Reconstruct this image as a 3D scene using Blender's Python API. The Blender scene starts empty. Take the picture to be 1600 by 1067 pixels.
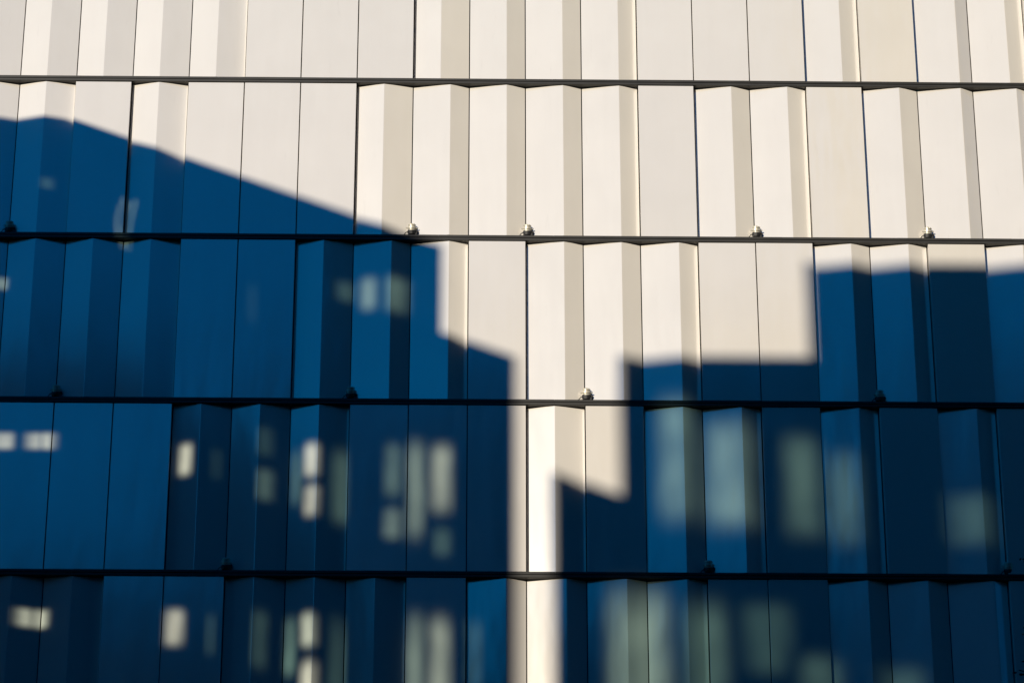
import bpy, bmesh, math, random
from mathutils import Vector, Matrix
R = math.radians
S = bpy.context.scene
COL = S.collection

# ------------------------------------------------------------------ camera
CAM = (-1.241, -59.548, 1.6)
PITCH, YAW, ROLL = 0.43988, 0.01596, -0.0003
cd = bpy.data.cameras.new('camera'); cam = bpy.data.objects.new('camera', cd); COL.objects.link(cam)
cd.sensor_width = 36.0; cd.lens = 36.0 * 5000 / 1600; cd.clip_start = 0.5; cd.clip_end = 5000
fw = Vector((math.sin(YAW) * math.cos(PITCH), math.cos(YAW) * math.cos(PITCH), math.sin(PITCH)))
rt = Vector((math.cos(YAW), -math.sin(YAW), 0)); up = rt.cross(fw)
r2 = rt * math.cos(ROLL) + up * math.sin(ROLL); u2 = -rt * math.sin(ROLL) + up * math.cos(ROLL)
m = Matrix((r2, u2, -fw)).transposed().to_4x4(); m.translation = CAM
cam.matrix_world = m
S.camera = cam

# ------------------------------------------------------------------ light
SUN_AZ, SUN_EL = 27.0, 9.6          # degrees left of the wall's normal, above the horizon
w = bpy.data.worlds.new('World'); S.world = w; w.use_nodes = True
nt = w.node_tree; nt.nodes.clear()
sky = nt.nodes.new('ShaderNodeTexSky'); sky.sky_type = 'NISHITA'; sky.sun_disc = False
sky.sun_elevation = R(SUN_EL); sky.sun_rotation = R(180 + SUN_AZ)
sky.air_density = 1.0; sky.dust_density = 0.2; sky.ozone_density = 3.0
mul = nt.nodes.new('ShaderNodeMix'); mul.data_type = 'RGBA'; mul.blend_type = 'MULTIPLY'
mul.inputs[0].default_value = 1.0; mul.inputs[7].default_value = (0.0, 0.515, 0.98, 1)
bg = nt.nodes.new('ShaderNodeBackground'); bg.inputs[1].default_value = 0.10
wo = nt.nodes.new('ShaderNodeOutputWorld')
nt.links.new(sky.outputs[0], mul.inputs[6]); nt.links.new(mul.outputs[2], bg.inputs[0]); nt.links.new(bg.outputs[0], wo.inputs[0])

ld = bpy.data.lights.new('sun', 'SUN'); ld.energy = 5.0; ld.angle = R(0.56); ld.color = (1.0, 0.895, 0.73)
sun = bpy.data.objects.new('sun', ld); COL.objects.link(sun)
sd = Vector((-math.sin(R(SUN_AZ)) * math.cos(R(SUN_EL)), -math.cos(R(SUN_AZ)) * math.cos(R(SUN_EL)), math.sin(R(SUN_EL))))
sun.rotation_euler = sd.to_track_quat('Z', 'Y').to_euler(); sun.location = sd * 200

S.view_settings.view_transform = 'Standard'; S.view_settings.look = 'None'
S.view_settings.exposure = 0.09; S.view_settings.gamma = 1.0
S.render.resolution_x = 1024; S.render.resolution_y = 682
S.render.engine = 'CYCLES'; S.cycles.transparent_max_bounces = 16

TA = math.tan(R(SUN_AZ)); TS = math.tan(R(SUN_EL)) / math.cos(R(SUN_AZ))

# ------------------------------------------------------------------ helpers
class NT:
    def __init__(s, name):
        s.m = bpy.data.materials.new(name); s.m.use_nodes = True; s.t = s.m.node_tree
        s.b = s.t.nodes['Principled BSDF']; s.o = s.t.nodes['Material Output']
    def n(s, typ, **k):
        x = s.t.nodes.new(typ)
        for a, v in k.items(): setattr(x, a, v)
        return x
    def l(s, a, b): s.t.links.new(a, b)
    def noise(s, scale, detail=4, stretch=(1, 1, 1), rough=.5):
        tc = s.n('ShaderNodeNewGeometry'); mp = s.n('ShaderNodeMapping'); mp.inputs['Scale'].default_value = stretch
        nz = s.n('ShaderNodeTexNoise'); nz.inputs['Scale'].default_value = scale; nz.inputs['Detail'].default_value = detail
        nz.inputs['Roughness'].default_value = rough
        s.l(tc.outputs['Position'], mp.inputs[0]); s.l(mp.outputs[0], nz.inputs['Vector']); return nz.outputs['Fac']
    def ramp(s, fac, a, b, ca, cb):
        mr = s.n('ShaderNodeMapRange'); mr.inputs[1].default_value = a; mr.inputs[2].default_value = b
        mr.inputs[3].default_value = ca; mr.inputs[4].default_value = cb; s.l(fac, mr.inputs[0]); return mr.outputs[0]
    def scale(s, color, facs):
        """base colour times scalar sockets"""
        cur = None
        for f in facs:
            x = s.n('ShaderNodeVectorMath', operation='SCALE')
            if cur is None: x.inputs[0].default_value = color
            else: s.l(cur, x.inputs[0])
            s.l(f, x.inputs['Scale']); cur = x.outputs[0]
        return cur

def simple(name, col, rough=.6, metal=0, var=.15, nscale=3, spec=.5):
    k = NT(name); k.b.inputs['Specular IOR Level'].default_value = spec; k.b.inputs['Roughness'].default_value = rough; k.b.inputs['Metallic'].default_value = metal
    f = k.ramp(k.noise(nscale), .3, .7, 1 - var, 1 + var); k.l(k.scale(col, [f]), k.b.inputs['Base Color']); return k.m

def panel_mat():
    k = NT('coated_metal')
    oi = k.n('ShaderNodeObjectInfo')
    r = k.ramp(oi.outputs['Random'], 0, 1, .98, 1.015)
    streak = k.ramp(k.noise(1.0, 3, (7, 7, .15)), .3, .7, .995, 1.004)
    blot = k.ramp(k.noise(.9, 4), .3, .7, .975, 1.015)
    dirt = k.noise(2.2, 8, (3, 3, .5), .65)
    d2 = k.ramp(dirt, .62, .80, 1.0, .93)
    k.l(k.scale((.80, .765, .715), [r, streak, blot, d2]), k.b.inputs['Base Color'])
    k.b.inputs['Metallic'].default_value = .30
    k.l(k.ramp(k.noise(.8, 2, (1, 1, .5)), .3, .7, .14, .155), k.b.inputs['Roughness'])
    k.b.inputs['Specular IOR Level'].default_value = .5
    bp = k.n('ShaderNodeBump'); bp.inputs['Strength'].default_value = .5; bp.inputs['Distance'].default_value = .02
    k.l(k.noise(1.1, 2, (1.6, 1.6, .45)), bp.inputs['Height'])
    k.l(bp.outputs[0], k.b.inputs['Normal'])
    return k.m

M = dict(
    panel=panel_mat(),
    ledge=simple('anthracite_metal', (.024, .0235, .0225), .45, .0, .2, 2, .4),
    backing=simple('black_membrane', (.006, .006, .007), .9),
    concrete=simple('concrete', (.25, .24, .22), .8, 0, .15, .8),
    dark=simple('dark_render', (.012, .014, .017), .85, 0, .2, .5, .05),
    tower=simple('dark_cladding', (.006, .009, .013), .95, 0, .2, .3, .0),
    steel=simple('brushed_steel', (.50, .47, .39), .35, .25, .12, 30),
    black=simple('black_rubber', (.012, .012, .013), .55, 0, .3, 20),
    asphalt=simple('asphalt', (.05, .05, .052), .9, 0, .2, 2),
    paving=simple('paving_stone', (.16, .155, .15), .85, 0, .2, 1.5),
    bark=simple('bark', (.06, .045, .035), .9, 0, .3, 8),
    leaf=simple('leaf_green', (.035, .06, .02), .6, 0, .35, 5))

def glass(name, col):
    k = NT(name); tr = k.n('ShaderNodeBsdfTransparent'); tr.inputs[0].default_value = (*col, 1)
    gl = k.n('ShaderNodeBsdfGlossy'); gl.inputs['Roughness'].default_value = .03; gl.inputs[0].default_value = (.6, .65, .7, 1)
    mx = k.n('ShaderNodeMixShader'); mx.inputs[0].default_value = .07
    k.l(tr.outputs[0], mx.inputs[1]); k.l(gl.outputs[0], mx.inputs[2]); k.l(mx.outputs[0], k.o.inputs[0]); return k.m
M['clear'] = glass('clear_glass', (.95, .97, .95))

def link(name, bm, mat, parent=None, loc=None, smooth=False):
    bmesh.ops.recalc_face_normals(bm, faces=bm.faces)
    me = bpy.data.meshes.new(name); bm.to_mesh(me); bm.free(); me.materials.append(mat)
    if smooth:
        for p in me.polygons: p.use_smooth = True
    o = bpy.data.objects.new(name, me); COL.objects.link(o)
    if parent: o.parent = parent
    if loc: o.location = loc
    return o
def thing(name, label, cat, loc=(0, 0, 0), group=None):
    o = bpy.data.objects.new(name, None); COL.objects.link(o); o.location = loc; o.empty_display_size = .3
    o['label'] = label; o['category'] = cat
    if group: o['group'] = group
    return o
def box(bm, x0, x1, y0, y1, z0, z1):
    v = [bm.verts.new((x, y, z)) for x in (x0, x1) for y in (y0, y1) for z in (z0, z1)]
    for f in ((0, 1, 3, 2), (4, 6, 7, 5), (0, 4, 5, 1), (2, 3, 7, 6), (0, 2, 6, 4), (1, 5, 7, 3)): bm.faces.new([v[i] for i in f])
def extrude_profile(bm, pts, z0, z1, dy0=0, dy1=0):
    a = [bm.verts.new((x, y + dy0, z0)) for x, y in pts]; b = [bm.verts.new((x, y + dy1, z1)) for x, y in pts]
    n = len(pts)
    for i in range(n): bm.faces.new((a[i], a[(i + 1) % n], b[(i + 1) % n], b[i]))
    bm.faces.new(a[::-1]); bm.faces.new(b)
def tube(bm, pts, rad, seg=8):
    rings = []
    for i, p in enumerate(pts):
        p = Vector(p); d = (Vector(pts[min(i + 1, len(pts) - 1)]) - Vector(pts[max(i - 1, 0)])).normalized()
        a = d.orthogonal().normalized(); b = d.cross(a); rr = rad[i] if isinstance(rad, (list, tuple)) else rad
        rings.append([bm.verts.new(p + (a * math.cos(2 * math.pi * k / seg) + b * math.sin(2 * math.pi * k / seg)) * rr) for k in range(seg)])
    for r0, r1 in zip(rings, rings[1:]):
        best = min(range(seg), key=lambda s: (r0[0].co - r1[s].co).length)
        r1[:] = r1[best:] + r1[:best]
        for k in range(seg): bm.faces.new((r0[k], r0[(k + 1) % seg], r1[(k + 1) % seg], r1[k]))
    bm.faces.new(rings[0][::-1]); bm.faces.new(rings[-1])
def lathe(bm, prof, seg=24, mat=Matrix()):
    rings = [[bm.verts.new(mat @ Vector((r * math.cos(2 * math.pi * k / seg), r * math.sin(2 * math.pi * k / seg), z))) for k in range(seg)] for r, z in prof]
    for a, b in zip(rings, rings[1:]):
        for k in range(seg): bm.faces.new((a[k], a[(k + 1) % seg], b[(k + 1) % seg], b[k]))
    bm.faces.new(rings[0][::-1]); bm.faces.new(rings[-1])

# ------------------------------------------------------------------ ground
bm = bmesh.new(); v = [bm.verts.new(p) for p in ((-1500, -1500, 0), (1500, -1500, 0), (1500, 1500, 0), (-1500, 1500, 0))]; bm.faces.new(v)
o = link('street', bm, M['asphalt']); o['kind'] = 'structure'
bm = bmesh.new(); box(bm, -60, 60, -5, .2, -.2, .13)
o = link('pavement', bm, M['paving']); o['kind'] = 'structure'

# ------------------------------------------------------------------ the facade
WP, H, Z0 = 1.2, 3.75, 39.509            # panel width, storey height, height of ledge number 0
DEPTH = .135                              # how far the seams of a folded panel sit behind its crease
GAP = .011
LT, LB = .062, .062                       # ledge half heights above and below its centre line
rng = random.Random(4)
bld = thing('clad_building', 'building clad in pale folded metal panels between dark ledges, partly in blue shade', 'building', (0, .3, 0))
T = lambda s: s.split()
ROWS = {  # row number: panel kinds from column -10 to 8
    1: T('A A A A A F F F A B B B F F F B F C B'),
    2: T('A A F A F F F A B B B B F B B F B C C'),
    3: T('A A A A F F A B B F B B B F F B B F B'),
    4: T('F F F F A A A F F F A F B B F B F B F'),
    5: T('A A A F F A A A F B B B B F F B B C F')}
FOLD = {'A': .485, 'B': .665, 'C': .765}
def panel(bm, kind, x0, z0, z1, tilt=0.0, top=0.0):
    a, b = x0 + GAP, x0 + WP - GAP; back = .19
    if kind == 'F':
        e = .004
        pts = [(a, back), (a, e), (a + e, 0), (b - e, 0), (b, e), (b, back)]
    else:
        c = x0 + WP * FOLD[kind]; r = .007
        k1, k2 = DEPTH / (c - a), DEPTH / (b - c)
        pts = [(a, back), (a, DEPTH), (c - r, r * k1), (c, r * .12), (c + r, r * k2), (b, DEPTH), (b, back)]
    extrude_profile(bm, pts, z0, z1, -tilt, tilt)
    return bm
for row, kinds in ROWS.items():
    zt = Z0 - (row - 1) * H - LB - .012; zb = Z0 - row * H + LT + .01
    for i, kind in enumerate(kinds):
        colm = i - 10
        if row > 3 and colm == -10: continue
        bm = bmesh.new(); panel(bm, kind, 0, 0, zt - zb, rng.uniform(-.004, .004))
        link('cladding_panel', bm, M['panel'], bld, (colm * WP, -.3 + rng.uniform(-.002, .002), zb))
bm = bmesh.new()                          # the rest of the facade, outside the photograph
for row in range(-1, 11):
    zt = Z0 - (row - 1) * H - LB - .012; zb = max(Z0 - row * H + LT + .01, .4)
    for colm in range(-22, 22):
        if row in ROWS and -10 <= colm <= 8 and not (row > 3 and colm == -10): continue
        panel(bm, rng.choice('AABBFF'), colm * WP, zb, zt)
o = link('outer_cladding', bm, M['panel'], bld, (0, -.3, 0)); o['kind'] = 'stuff'
# ledges: two fascias with a groove, in pieces of two panel widths
def rail(bm, x0, x1, z):
    g = .0015; a, b = x0 + g, x1 - g
    prof = [(.26, LT), (-.016, LT), (-.020, LT - .004), (-.020, .010), (.004, .008), (.004, -.008), (-.026, -.010), (-.026, -LB + .004), (-.022, -LB), (.26, -LB)]
    va = [bm.verts.new((a, y, z + h)) for y, h in prof]; vb = [bm.verts.new((b, y, z + h)) for y, h in prof]; n = len(prof)
    for i in range(n): bm.faces.new((va[i], va[(i + 1) % n], vb[(i + 1) % n], vb[i]))
    bm.faces.new(va); bm.faces.new(vb[::-1])
for k in range(1, 5):
    for j in range(-6, 6):
        bm = bmesh.new(); rail(bm, 0, 2 * WP, 0)
        link('ledge_rail', bm, M['ledge'], bld, (.57 + j * 2.4, -.3 + rng.uniform(-.0015, .0015), Z0 - k * H + rng.uniform(-.001, .001)))
bm = bmesh.new()
for k in range(-1, 10):
    if 1 <= k <= 4:
        rail(bm, -27, .57 - 14.4, Z0 - k * H); rail(bm, .57 + 14.4, 27, Z0 - k * H)
    else: rail(bm, -27, 27, Z0 - k * H)
o = link('outer_ledge', bm, M['ledge'], bld, (0, -.3, 0)); o['kind'] = 'stuff'
bm = bmesh.new(); box(bm, -26.6, 26.6, -.065, .0, 0, Z0 + 2 * H)
link('backing_wall', bm, M['backing'], bld)
bm = bmesh.new(); box(bm, -26.8, 26.8, .003, 22, 0, Z0 + 2 * H + .6)
link('building_body', bm, M['concrete'], bld)

# ------------------------------------------------------------------ spotlights on the ledges
def spotlight(label, loc):
    t = thing('wall_spotlight', label, 'spotlight', loc, 'small spotlights standing on the ledges'); t.scale = (1.04, .95, 1.2)
    bm = bmesh.new()
    box(bm, -.075, .085, -.05, .05, 0, .012)
    lathe(bm, [(.05, .012), (.075, .03), (.088, .07), (.088, .105), (.07, .112)], 20)
    link('base', bm, M['black'], t)
    tilt = Matrix.Translation((0, -.01, .10)) @ Matrix.Rotation(R(14), 4, 'X')
    bm = bmesh.new()
    lathe(bm, [(.062, 0), (.078, .01), (.080, .035), (.078, .040), (.094, .043), (.094, .060), (.080, .063), (.080, .078), (.072, .082), (.072, .098),
               (.082, .101), (.082, .113), (.070, .118), (.060, .130), (.048, .134)], 28, tilt)
    h = link('housing', bm, M['steel'], t)
    for s in (-1, 1):
        bm = bmesh.new(); lathe(bm, [(.012, 0), (.012, .03)], 8, tilt @ Matrix.Translation((s * .088, -.02, .052)) @ Matrix.Rotation(s * R(90), 4, 'Y'))
        link('bolt', bm, M['steel'], h)
    for a in (60, 120, 250, 300):
        bm = bmesh.new(); lathe(bm, [(.009, 0), (.009, .014)], 8, tilt @ Matrix.Translation((.066 * math.cos(R(a)), .066 * math.sin(R(a)), .112)))
        link('bolt', bm, M['steel'], h)
    bm = bmesh.new()
    lathe(bm, [(.020, 0), (.030, .006), (.030, .030), (.018, .036)], 12, Matrix.Translation((.088, -.005, .088)) @ Matrix.Rotation(R(75), 4, 'Y'))
    box(bm, .060, .105, -.03, .03, .0, .07)
    link('clamp_knob', bm, M['black'], t)
    bm = bmesh.new()
    tube(bm, [(-.06, -.02, .045), (-.09, -.03, .075), (-.125, -.03, .055), (-.15, -.03, .02), (-.175, -.03, .006), (-.21, -.02, .006)], .0085, 6)
    link('cable', bm, M['black'], t)
SP = [(2, -9, 'shaded spotlight at the far left end of the second ledge from the top'),
      (2, -2, 'silver spotlight on the second ledge where the slanting shadow edge meets the ledge'),
      (2, 0, 'sunlit silver spotlight with black base on the second ledge, near the middle of the photo'),
      (2, 4, 'sunlit silver spotlight on the second ledge, left of the two on its right half'),
      (2, 7, 'sunlit silver spotlight on the second ledge, the rightmost one in full sun'),
      (3, -8, 'dark shaded spotlight on the third ledge, leftmost on that ledge'),
      (3, -3, 'dark shaded spotlight on the third ledge, between the left edge and the sunlit middle'),
      (3, 1, 'sunlit silver spotlight on the third ledge, the only lit one there'),
      (3, 6, 'dark shaded spotlight on the third ledge under the right hand block of shadow'),
      (4, -5, 'dark shaded spotlight on the lowest ledge, left of the lit patches'),
      (4, 3, 'dark shaded spotlight on the lowest ledge, just right of the sunlit strip'),
      (4, 8, 'dark shaded spotlight on the lowest ledge beside the tree twigs at the right edge')]
for k, c, lab in SP:
    spotlight(lab, (c * WP + (.03 if c >= 0 else .015), .065, Z0 - k * H + LT))

# ------------------------------------------------------------------ buildings across the street (they cast the shadows)
def wall_cells(bm, u0, u1, z0, z1, holes, place, th):
    """flat wall with rectangular openings; place(u, d, z) -> point"""
    us = sorted({u0, u1, *[h[0] for h in holes], *[h[1] for h in holes]}); zs = sorted({z0, z1, *[h[2] for h in holes], *[h[3] for h in holes]})
    us = [u for u in us if u0 <= u <= u1]; zs = [z for z in zs if z0 <= z <= z1]
    def solid(i, j):
        if i < 0 or j < 0 or i >= len(us) - 1 or j >= len(zs) - 1: return False
        cu, cz = (us[i] + us[i + 1]) / 2, (zs[j] + zs[j + 1]) / 2
        return not any(h[0] < cu < h[1] and h[2] < cz < h[3] for h in holes)
    def q(*p): bm.faces.new([bm.verts.new(place(*c)) for c in p])
    for i in range(len(us) - 1):
        for j in range(len(zs) - 1):
            if not solid(i, j): continue
            a, b, c, d = us[i], us[i + 1], zs[j], zs[j + 1]
            q((a, 0, c), (b, 0, c), (b, 0, d), (a, 0, d)); q((a, th, c), (a, th, d), (b, th, d), (b, th, c))
            if not solid(i - 1, j): q((a, 0, c), (a, 0, d), (a, th, d), (a, th, c))
            if not solid(i + 1, j): q((b, 0, c), (b, th, c), (b, th, d), (b, 0, d))
            if not solid(i, j - 1): q((a, 0, c), (a, th, c), (b, th, c), (b, 0, c))
            if not solid(i, j + 1): q((a, 0, d), (b, 0, d), (b, th, d), (a, th, d))
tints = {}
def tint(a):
    """tinted glass: border fade and streaky noise soften the light patches; a = how much sunlight passes"""
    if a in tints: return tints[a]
    k = NT('soft_patch_glass'); uv = k.n('ShaderNodeUVMap'); sp = k.n('ShaderNodeSeparateXYZ'); k.l(uv.outputs[0], sp.inputs[0])
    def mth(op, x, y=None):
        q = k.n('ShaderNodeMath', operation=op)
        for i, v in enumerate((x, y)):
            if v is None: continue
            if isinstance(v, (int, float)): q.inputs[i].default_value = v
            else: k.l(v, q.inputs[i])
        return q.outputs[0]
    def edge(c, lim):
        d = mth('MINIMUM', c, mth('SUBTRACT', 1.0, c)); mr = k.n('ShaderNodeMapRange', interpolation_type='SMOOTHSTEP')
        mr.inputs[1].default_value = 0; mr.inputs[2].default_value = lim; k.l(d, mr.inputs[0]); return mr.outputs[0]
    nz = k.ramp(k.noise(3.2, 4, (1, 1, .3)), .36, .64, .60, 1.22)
    f = mth('MULTIPLY', mth('MULTIPLY', edge(sp.outputs[0], .38), edge(sp.outputs[1], .24)), nz)  # soft patch edges put into the pane's transmission
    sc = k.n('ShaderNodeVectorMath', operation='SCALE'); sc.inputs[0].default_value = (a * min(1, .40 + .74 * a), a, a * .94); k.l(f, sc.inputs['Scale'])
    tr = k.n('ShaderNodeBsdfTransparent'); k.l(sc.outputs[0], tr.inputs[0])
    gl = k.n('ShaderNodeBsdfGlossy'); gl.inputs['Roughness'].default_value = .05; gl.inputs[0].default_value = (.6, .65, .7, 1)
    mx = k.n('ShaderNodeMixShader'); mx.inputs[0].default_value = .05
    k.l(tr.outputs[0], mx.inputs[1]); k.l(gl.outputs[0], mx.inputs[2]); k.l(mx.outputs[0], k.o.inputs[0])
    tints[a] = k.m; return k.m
def panes(holes, place, parent):
    for h in holes:
        ua, ub = h[5:7] if len(h) > 5 else (0, 1)
        va, vb = h[7:9] if len(h) > 7 else (0, 1)
        bm = bmesh.new(); f = bm.faces.new([bm.verts.new(place(*c)) for c in ((h[0], .01, h[2]), (h[1], .01, h[2]), (h[1], .01, h[3]), (h[0], .01, h[3]))])
        ul = bm.loops.layers.uv.new('UVMap')
        co = {tuple(round(q, 5) for q in place(*c)): u for c, u in (((h[0], .01, h[2]), (ua, va)), ((h[1], .01, h[2]), (ub, va)), ((h[1], .01, h[3]), (ub, vb)), ((h[0], .01, h[3]), (ua, vb)))}
        for l in f.loops: l[ul].uv = co[min(co, key=lambda q: (Vector(q) - l.vert.co).length)]
        link('patch_window', bm, tint(h[4]), parent)  # unseen panes added and shaped to throw the light patches

# left building: side wall on x = XL facing the gap, front wall on y = -YN
XL, YN, YM, YF, XW = -17.44, 15.0, 30.8, 33.82, -36.0
ZR, ZT = 37.7, 35.7
# light patches as rectangles on the pale facade: x0, x1, z0, z1, transmission
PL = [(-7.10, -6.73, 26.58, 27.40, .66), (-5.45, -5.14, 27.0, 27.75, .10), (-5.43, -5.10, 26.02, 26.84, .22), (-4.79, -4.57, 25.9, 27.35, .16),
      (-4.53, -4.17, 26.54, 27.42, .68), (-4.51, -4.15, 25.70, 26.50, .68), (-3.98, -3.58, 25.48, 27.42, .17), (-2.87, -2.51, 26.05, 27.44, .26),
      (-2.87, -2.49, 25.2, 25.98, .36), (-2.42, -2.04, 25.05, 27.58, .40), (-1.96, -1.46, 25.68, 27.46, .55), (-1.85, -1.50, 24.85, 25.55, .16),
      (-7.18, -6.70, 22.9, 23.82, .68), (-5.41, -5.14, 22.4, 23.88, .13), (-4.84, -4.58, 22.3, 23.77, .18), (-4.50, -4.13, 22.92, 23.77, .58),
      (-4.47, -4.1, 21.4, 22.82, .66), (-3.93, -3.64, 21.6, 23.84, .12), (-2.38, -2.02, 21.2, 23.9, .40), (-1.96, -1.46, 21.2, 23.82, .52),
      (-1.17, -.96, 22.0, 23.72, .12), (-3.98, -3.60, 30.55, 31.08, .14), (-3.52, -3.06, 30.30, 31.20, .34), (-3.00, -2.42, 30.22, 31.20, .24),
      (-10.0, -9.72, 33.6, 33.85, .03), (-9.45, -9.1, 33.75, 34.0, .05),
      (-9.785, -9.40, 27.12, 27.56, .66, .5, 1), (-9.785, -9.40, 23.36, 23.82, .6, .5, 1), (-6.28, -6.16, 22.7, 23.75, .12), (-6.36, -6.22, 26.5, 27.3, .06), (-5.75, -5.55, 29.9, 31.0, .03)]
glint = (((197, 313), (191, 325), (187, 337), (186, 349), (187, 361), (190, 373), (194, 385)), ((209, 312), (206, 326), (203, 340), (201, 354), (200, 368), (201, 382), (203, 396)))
for arc, t in zip(glint, (.34, .26)):     # two thin bowed slots added to the wall to shape a curved glint
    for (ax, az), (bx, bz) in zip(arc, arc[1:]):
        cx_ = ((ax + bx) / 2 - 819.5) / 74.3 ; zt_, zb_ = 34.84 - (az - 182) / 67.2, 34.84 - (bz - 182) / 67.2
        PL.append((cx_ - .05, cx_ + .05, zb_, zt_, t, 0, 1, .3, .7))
holes = []
for a, b, c, d, *t in PL:
    y0, y1 = (a - XL) / TA, (b - XL) / TA; yc = (y0 + y1) / 2
    holes.append((y0, y1, c, d, *t))
lb = thing('office_block', 'dark glazed office block across the street with a flat stepped roof', 'building', (-26, -24, 0))
ow = Vector((26, 24, 0))
sidep = lambda u, d, z: Vector((XL - d, -u, z if z in (0, ZR, ZT) else z + TS * u)) + ow    # openings sheared along the sun so the patches land level
bm = bmesh.new()
wall_cells(bm, YN, YM, 0, ZR, holes, lambda u, d, z: sidep(u, d, min(z, ZR - TS * u) if z != ZR else z), .03)
wall_cells(bm, YM, YF, 0, ZT, holes, lambda u, d, z: sidep(u, d, min(z, ZT - TS * u) if z != ZT else z), .03)
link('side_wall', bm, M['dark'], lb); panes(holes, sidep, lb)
fh = [(-10.25 - YN * TA, -9.9 - YN * TA, 33.1 + TS * YN, 33.42 + TS * YN, .10), (-10.85 - YN * TA, -10.30 - YN * TA, 27.12 + TS * YN, 27.56 + TS * YN, .66), (-10.24 - YN * TA, -9.83 - YN * TA, 27.12 + TS * YN, 27.56 + TS * YN, .66, 0, .5),
      (-10.24 - YN * TA, -9.83 - YN * TA, 23.36 + TS * YN, 23.82 + TS * YN, .6, 0, .5), (-11.1 - YN * TA, -10.77 - YN * TA, 30.8 + TS * YN, 31.12 + TS * YN, .4)]
fp = lambda u, d, z: Vector((u, -YN - d, z)) + ow
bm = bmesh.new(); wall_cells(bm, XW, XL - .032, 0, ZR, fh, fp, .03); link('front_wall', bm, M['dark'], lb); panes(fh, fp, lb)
bm = bmesh.new()                          # roof, with an opening added to let sun reach the high slots
wall_cells(bm, XW, XL - .004, YN + .035, YM, [(-24.6, -19.0, 21.5, 30.4)], lambda u, d, z: Vector((u, -z, ZR - .1 - d)) + ow, .1)
link('roof', bm, M['dark'], lb)
bm = bmesh.new(); box(bm, XW + 26, XL + 26 - .004, -YF + 24, -YM + 24, ZT - .25, ZT - .01); link('terrace', bm, M['dark'], lb)
bm = bmesh.new()
for x in (XW + .1, XL - .08): box(bm, x + 26 - .03, x + 26 + .03, -YF + 24, -YF + 24.06, 0, ZT - .26)
link('corner_post', bm, M['dark'], lb)

# right building: front wall on y = -YR, stepped roofline, fin at its left
YR, YB = 39.0, 49.0
sx = YR * TA; sz = YR * TS
rb = thing('stepped_block', 'dark building with a stepped roofline and a thin wing wall, beside the office block', 'building', (-11, -41, 0))
orr = Vector((11, 41, 0))
x2, x1, xe = 1.90 - sx, 5.83 - sx, 12.6 - sx
z2, z1 = 29.32 + sz, 31.48 + sz
PR = [(2.5, 3.44, 25.4, 28.7, .25), (3.35, 4.72, 25.3, 28.2, .27), (5.08, 6.02, 25.1, 27.8, .16), (5.94, 6.84, 25.0, 27.45, .13), (8.3, 9.5, 25.1, 26.45, .10),
      (1.95, 2.95, 20.6, 24.6, .34, .33, 1), (2.95, 4.1, 20.4, 24.3, .15), (4.1, 5.4, 22.3, 24.1, .08), (5.2, 6.3, 21.3, 23.0, .11), (6.8, 7.95, 21.1, 22.8, .09)]  # openings shaped to throw light patches on the facade
h2 = [(a - sx, b - sx, c + sz, d + sz, *t) for a, b, c, d, *t in PR]
fr = lambda u, d, z: Vector((u, -YR - d, z)) + orr
bm = bmesh.new()
wall_cells(bm, x2, x1, 0, z2, h2, fr, .05); wall_cells(bm, x1, xe, 0, z1, h2, fr, .05)
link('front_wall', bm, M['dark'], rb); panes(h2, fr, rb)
bm = bmesh.new(); box(bm, x2 + 11, x1 + 11, 41 - YB, 41 - YR - .055, z2 - .25, z2 - .01); link('roof', bm, M['dark'], rb)
bm = bmesh.new(); box(bm, x1 + 11, xe + 11, 41 - YB, 41 - YR - .055, z1 - .25, z1 - .01)
box(bm, x1 + 11.0, x1 + 11.05, 41 - YB, 41 - YR - .055, z2, z1 - .26); box(bm, xe + 10.9, xe + 11, 41 - YB, 41 - YR - .055, 0, z1 - .26)
link('upper_storey', bm, M['dark'], rb)
fx = .50 - sx
fholes = [((1.42 - fx) / TA, YR + 2.9, 20.6, 24.6, .34, 0, .40)]  # opening added to the wing wall for one light patch
fw_ = lambda u, d, z: Vector((fx + d, -u, z if z in (0, 26.74 + sz) else z + TS * u)) + orr
bm = bmesh.new(); wall_cells(bm, YR, YR + 2.9, 0, 26.74 + sz, fholes, lambda u, d, z: fw_(u, d, min(z, 26.74 + sz - TS * u) if z != 26.74 + sz else z), .06)
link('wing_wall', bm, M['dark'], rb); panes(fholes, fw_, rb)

# long unseen block added behind the camera to keep the street in shade
sb = thing('street_shade_block', 'long dark block added unseen behind the camera to shade the street', 'building', (-20, -86, 0))
bm = bmesh.new(); box(bm, -90, 80, -8, 8, 0, 29); link('wall', bm, M['dark'], sb)
bm = bmesh.new(); box(bm, -90.3, 80.3, -8.3, 8.3, 29, 29.4); link('roof', bm, M['dark'], sb)

hb = thing('reflection_slab', 'tall dark slab added unseen behind the camera, to the right, to darken panel reflections', 'building', (36, -92, 0))  # unseen slab added to darken reflections in the lower panels
bm = bmesh.new(); box(bm, -60, -49.1, -6, 12, 29.5, 55); box(bm, -33.5, 30, -6, 12, 29.5, 68); link('slab_body', bm, M['tower'], hb)
bm = bmesh.new(); box(bm, -60.3, -49.15, -6.3, 12.3, 55, 55.5); box(bm, -33.5, 30.3, -6.3, 12.3, 68, 68.5); link('roof', bm, M['dark'], hb)

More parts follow.
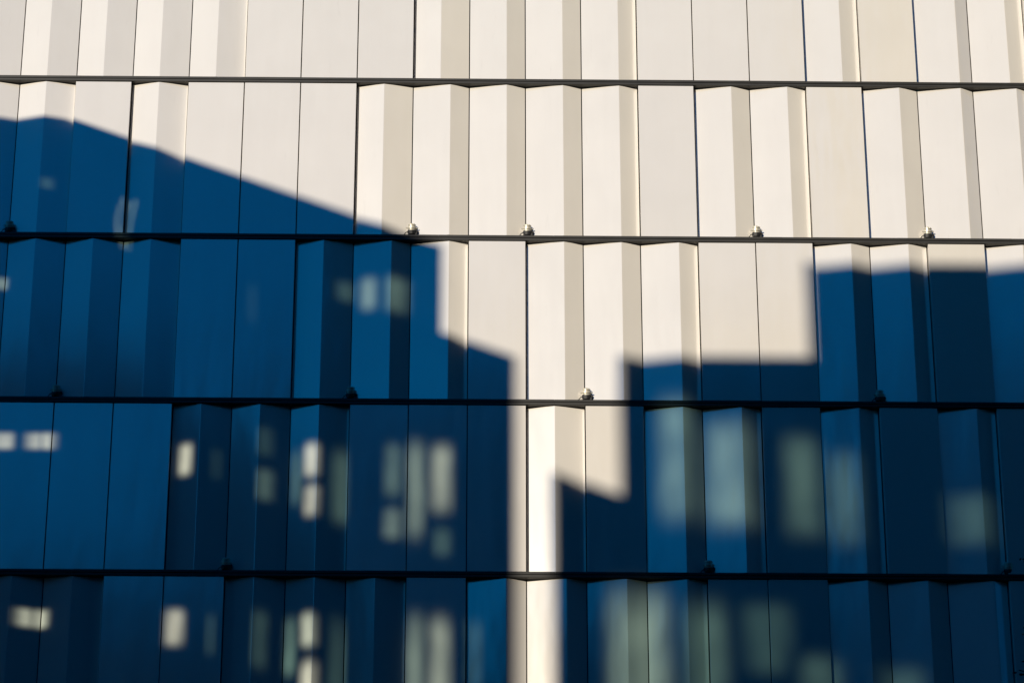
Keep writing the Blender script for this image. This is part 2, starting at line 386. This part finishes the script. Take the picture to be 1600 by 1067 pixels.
pb = thing('reflection_dimmer', 'blue-grey block added unseen in front of the dark slab to dim panel reflections', 'building', (-5, -92, 0))  # unseen block added to partly dim reflections in the panels
bm = bmesh.new(); box(bm, -8, 7.4, -5.9, 6.3, 29.45, 68); link('wall', bm, simple('dimmer_blue_grey', (.20, .34, .46), .9, 0, .1, .3, .1), pb)
bm = bmesh.new(); box(bm, -8.2, 7.5, -5.9, 6.5, 68.0, 68.4); link('roof', bm, M['dark'], pb)

# unseen tower added to darken the reflections of the right hand panels
tw = thing('reflection_tower', 'tall dark tower added unseen to the right of the street to darken reflections', 'building', (30, -28, 0))
bm = bmesh.new(); box(bm, -17.5, 14, -17, 10, 0, 68); link('tower_body', bm, M['tower'], tw)
bm = bmesh.new()
for k in range(1, 19): box(bm, -17.56, 14.06, -17.06, 10.06, k * 3.7 - .2, k * 3.7)
link('floor_band', bm, M['dark'], tw)

# ------------------------------------------------------------------ tree at the right edge
tr = thing('street_tree', 'tall leafy tree whose outermost dark twigs reach in at the lower right edge', 'tree', (13.3, -3.4, 0))
rt_ = random.Random(11)
bm = bmesh.new()
tube(bm, [(0, 0, 0), (.1, 0, 5), (-.05, .1, 11), (.1, 0, 17), (0, 0, 22.5)], [.34, .28, .22, .13, .04], 10)
tips = []
for i in range(46):
    z = rt_.uniform(9, 22); a = rt_.uniform(0, 2 * math.pi); L_ = rt_.uniform(1.5, 2.9) * (1 if z < 19 else .75)
    e = Vector((math.cos(a) * L_, math.sin(a) * L_ * .75, rt_.uniform(.3, 1.6)))
    p0 = Vector((0, 0, z)); tube(bm, [p0, p0 + e * .5 + Vector((0, 0, .2)), p0 + e], [.07, .04, .012], 6); tips.append((p0, e))
for z in (20.6, 21.1, 21.6, 22.8):                       # limbs that reach towards the photograph's edge
    p0 = Vector((0, 0, z - 1)); e = Vector((-4.15 + rt_.uniform(-.1, .15), rt_.uniform(-.3, .3), 1.6 + rt_.uniform(-.2, .2)))
    tube(bm, [p0, p0 + e * .5 + Vector((0, 0, .3)), p0 + e], [.06, .03, .011], 6); tips.append((p0, e))
link('trunk', bm, M['bark'], tr)
bm = bmesh.new()
def leaf(p, s):
    d = Vector((rt_.gauss(0, 1), rt_.gauss(0, 1), rt_.gauss(0, .6))).normalized(); n = d.orthogonal().normalized()
    n = (Matrix.Rotation(rt_.uniform(0, 6.28), 3, d) @ n); q = d.cross(n)
    pts = [p, p + d * s * .35 + n * s * .3, p + d * s * .7 + n * s * .22 + q * s * .06, p + d * s, p + d * s * .7 - n * s * .22 + q * s * .06, p + d * s * .35 - n * s * .3]
    bm.faces.new([bm.verts.new(v) for v in pts])
for p0, e in tips:
    near = e.x < -3.9
    for j in range(90 if near else 150):
        t = rt_.random() ** (.35 if near else .6)
        if near:
            leaf(p0 + e * t + Vector((rt_.gauss(0, .05), rt_.gauss(0, .08), rt_.gauss(0, .05) - .02)), rt_.uniform(.06, .10)); continue
        leaf(p0 + e * t + Vector((rt_.gauss(0, .28), rt_.gauss(0, .28), rt_.gauss(0, .25))) * (.25 + .75 * (1 - abs(t - .6))), rt_.uniform(.06, .11))
link('crown', bm, M['leaf'], tr)
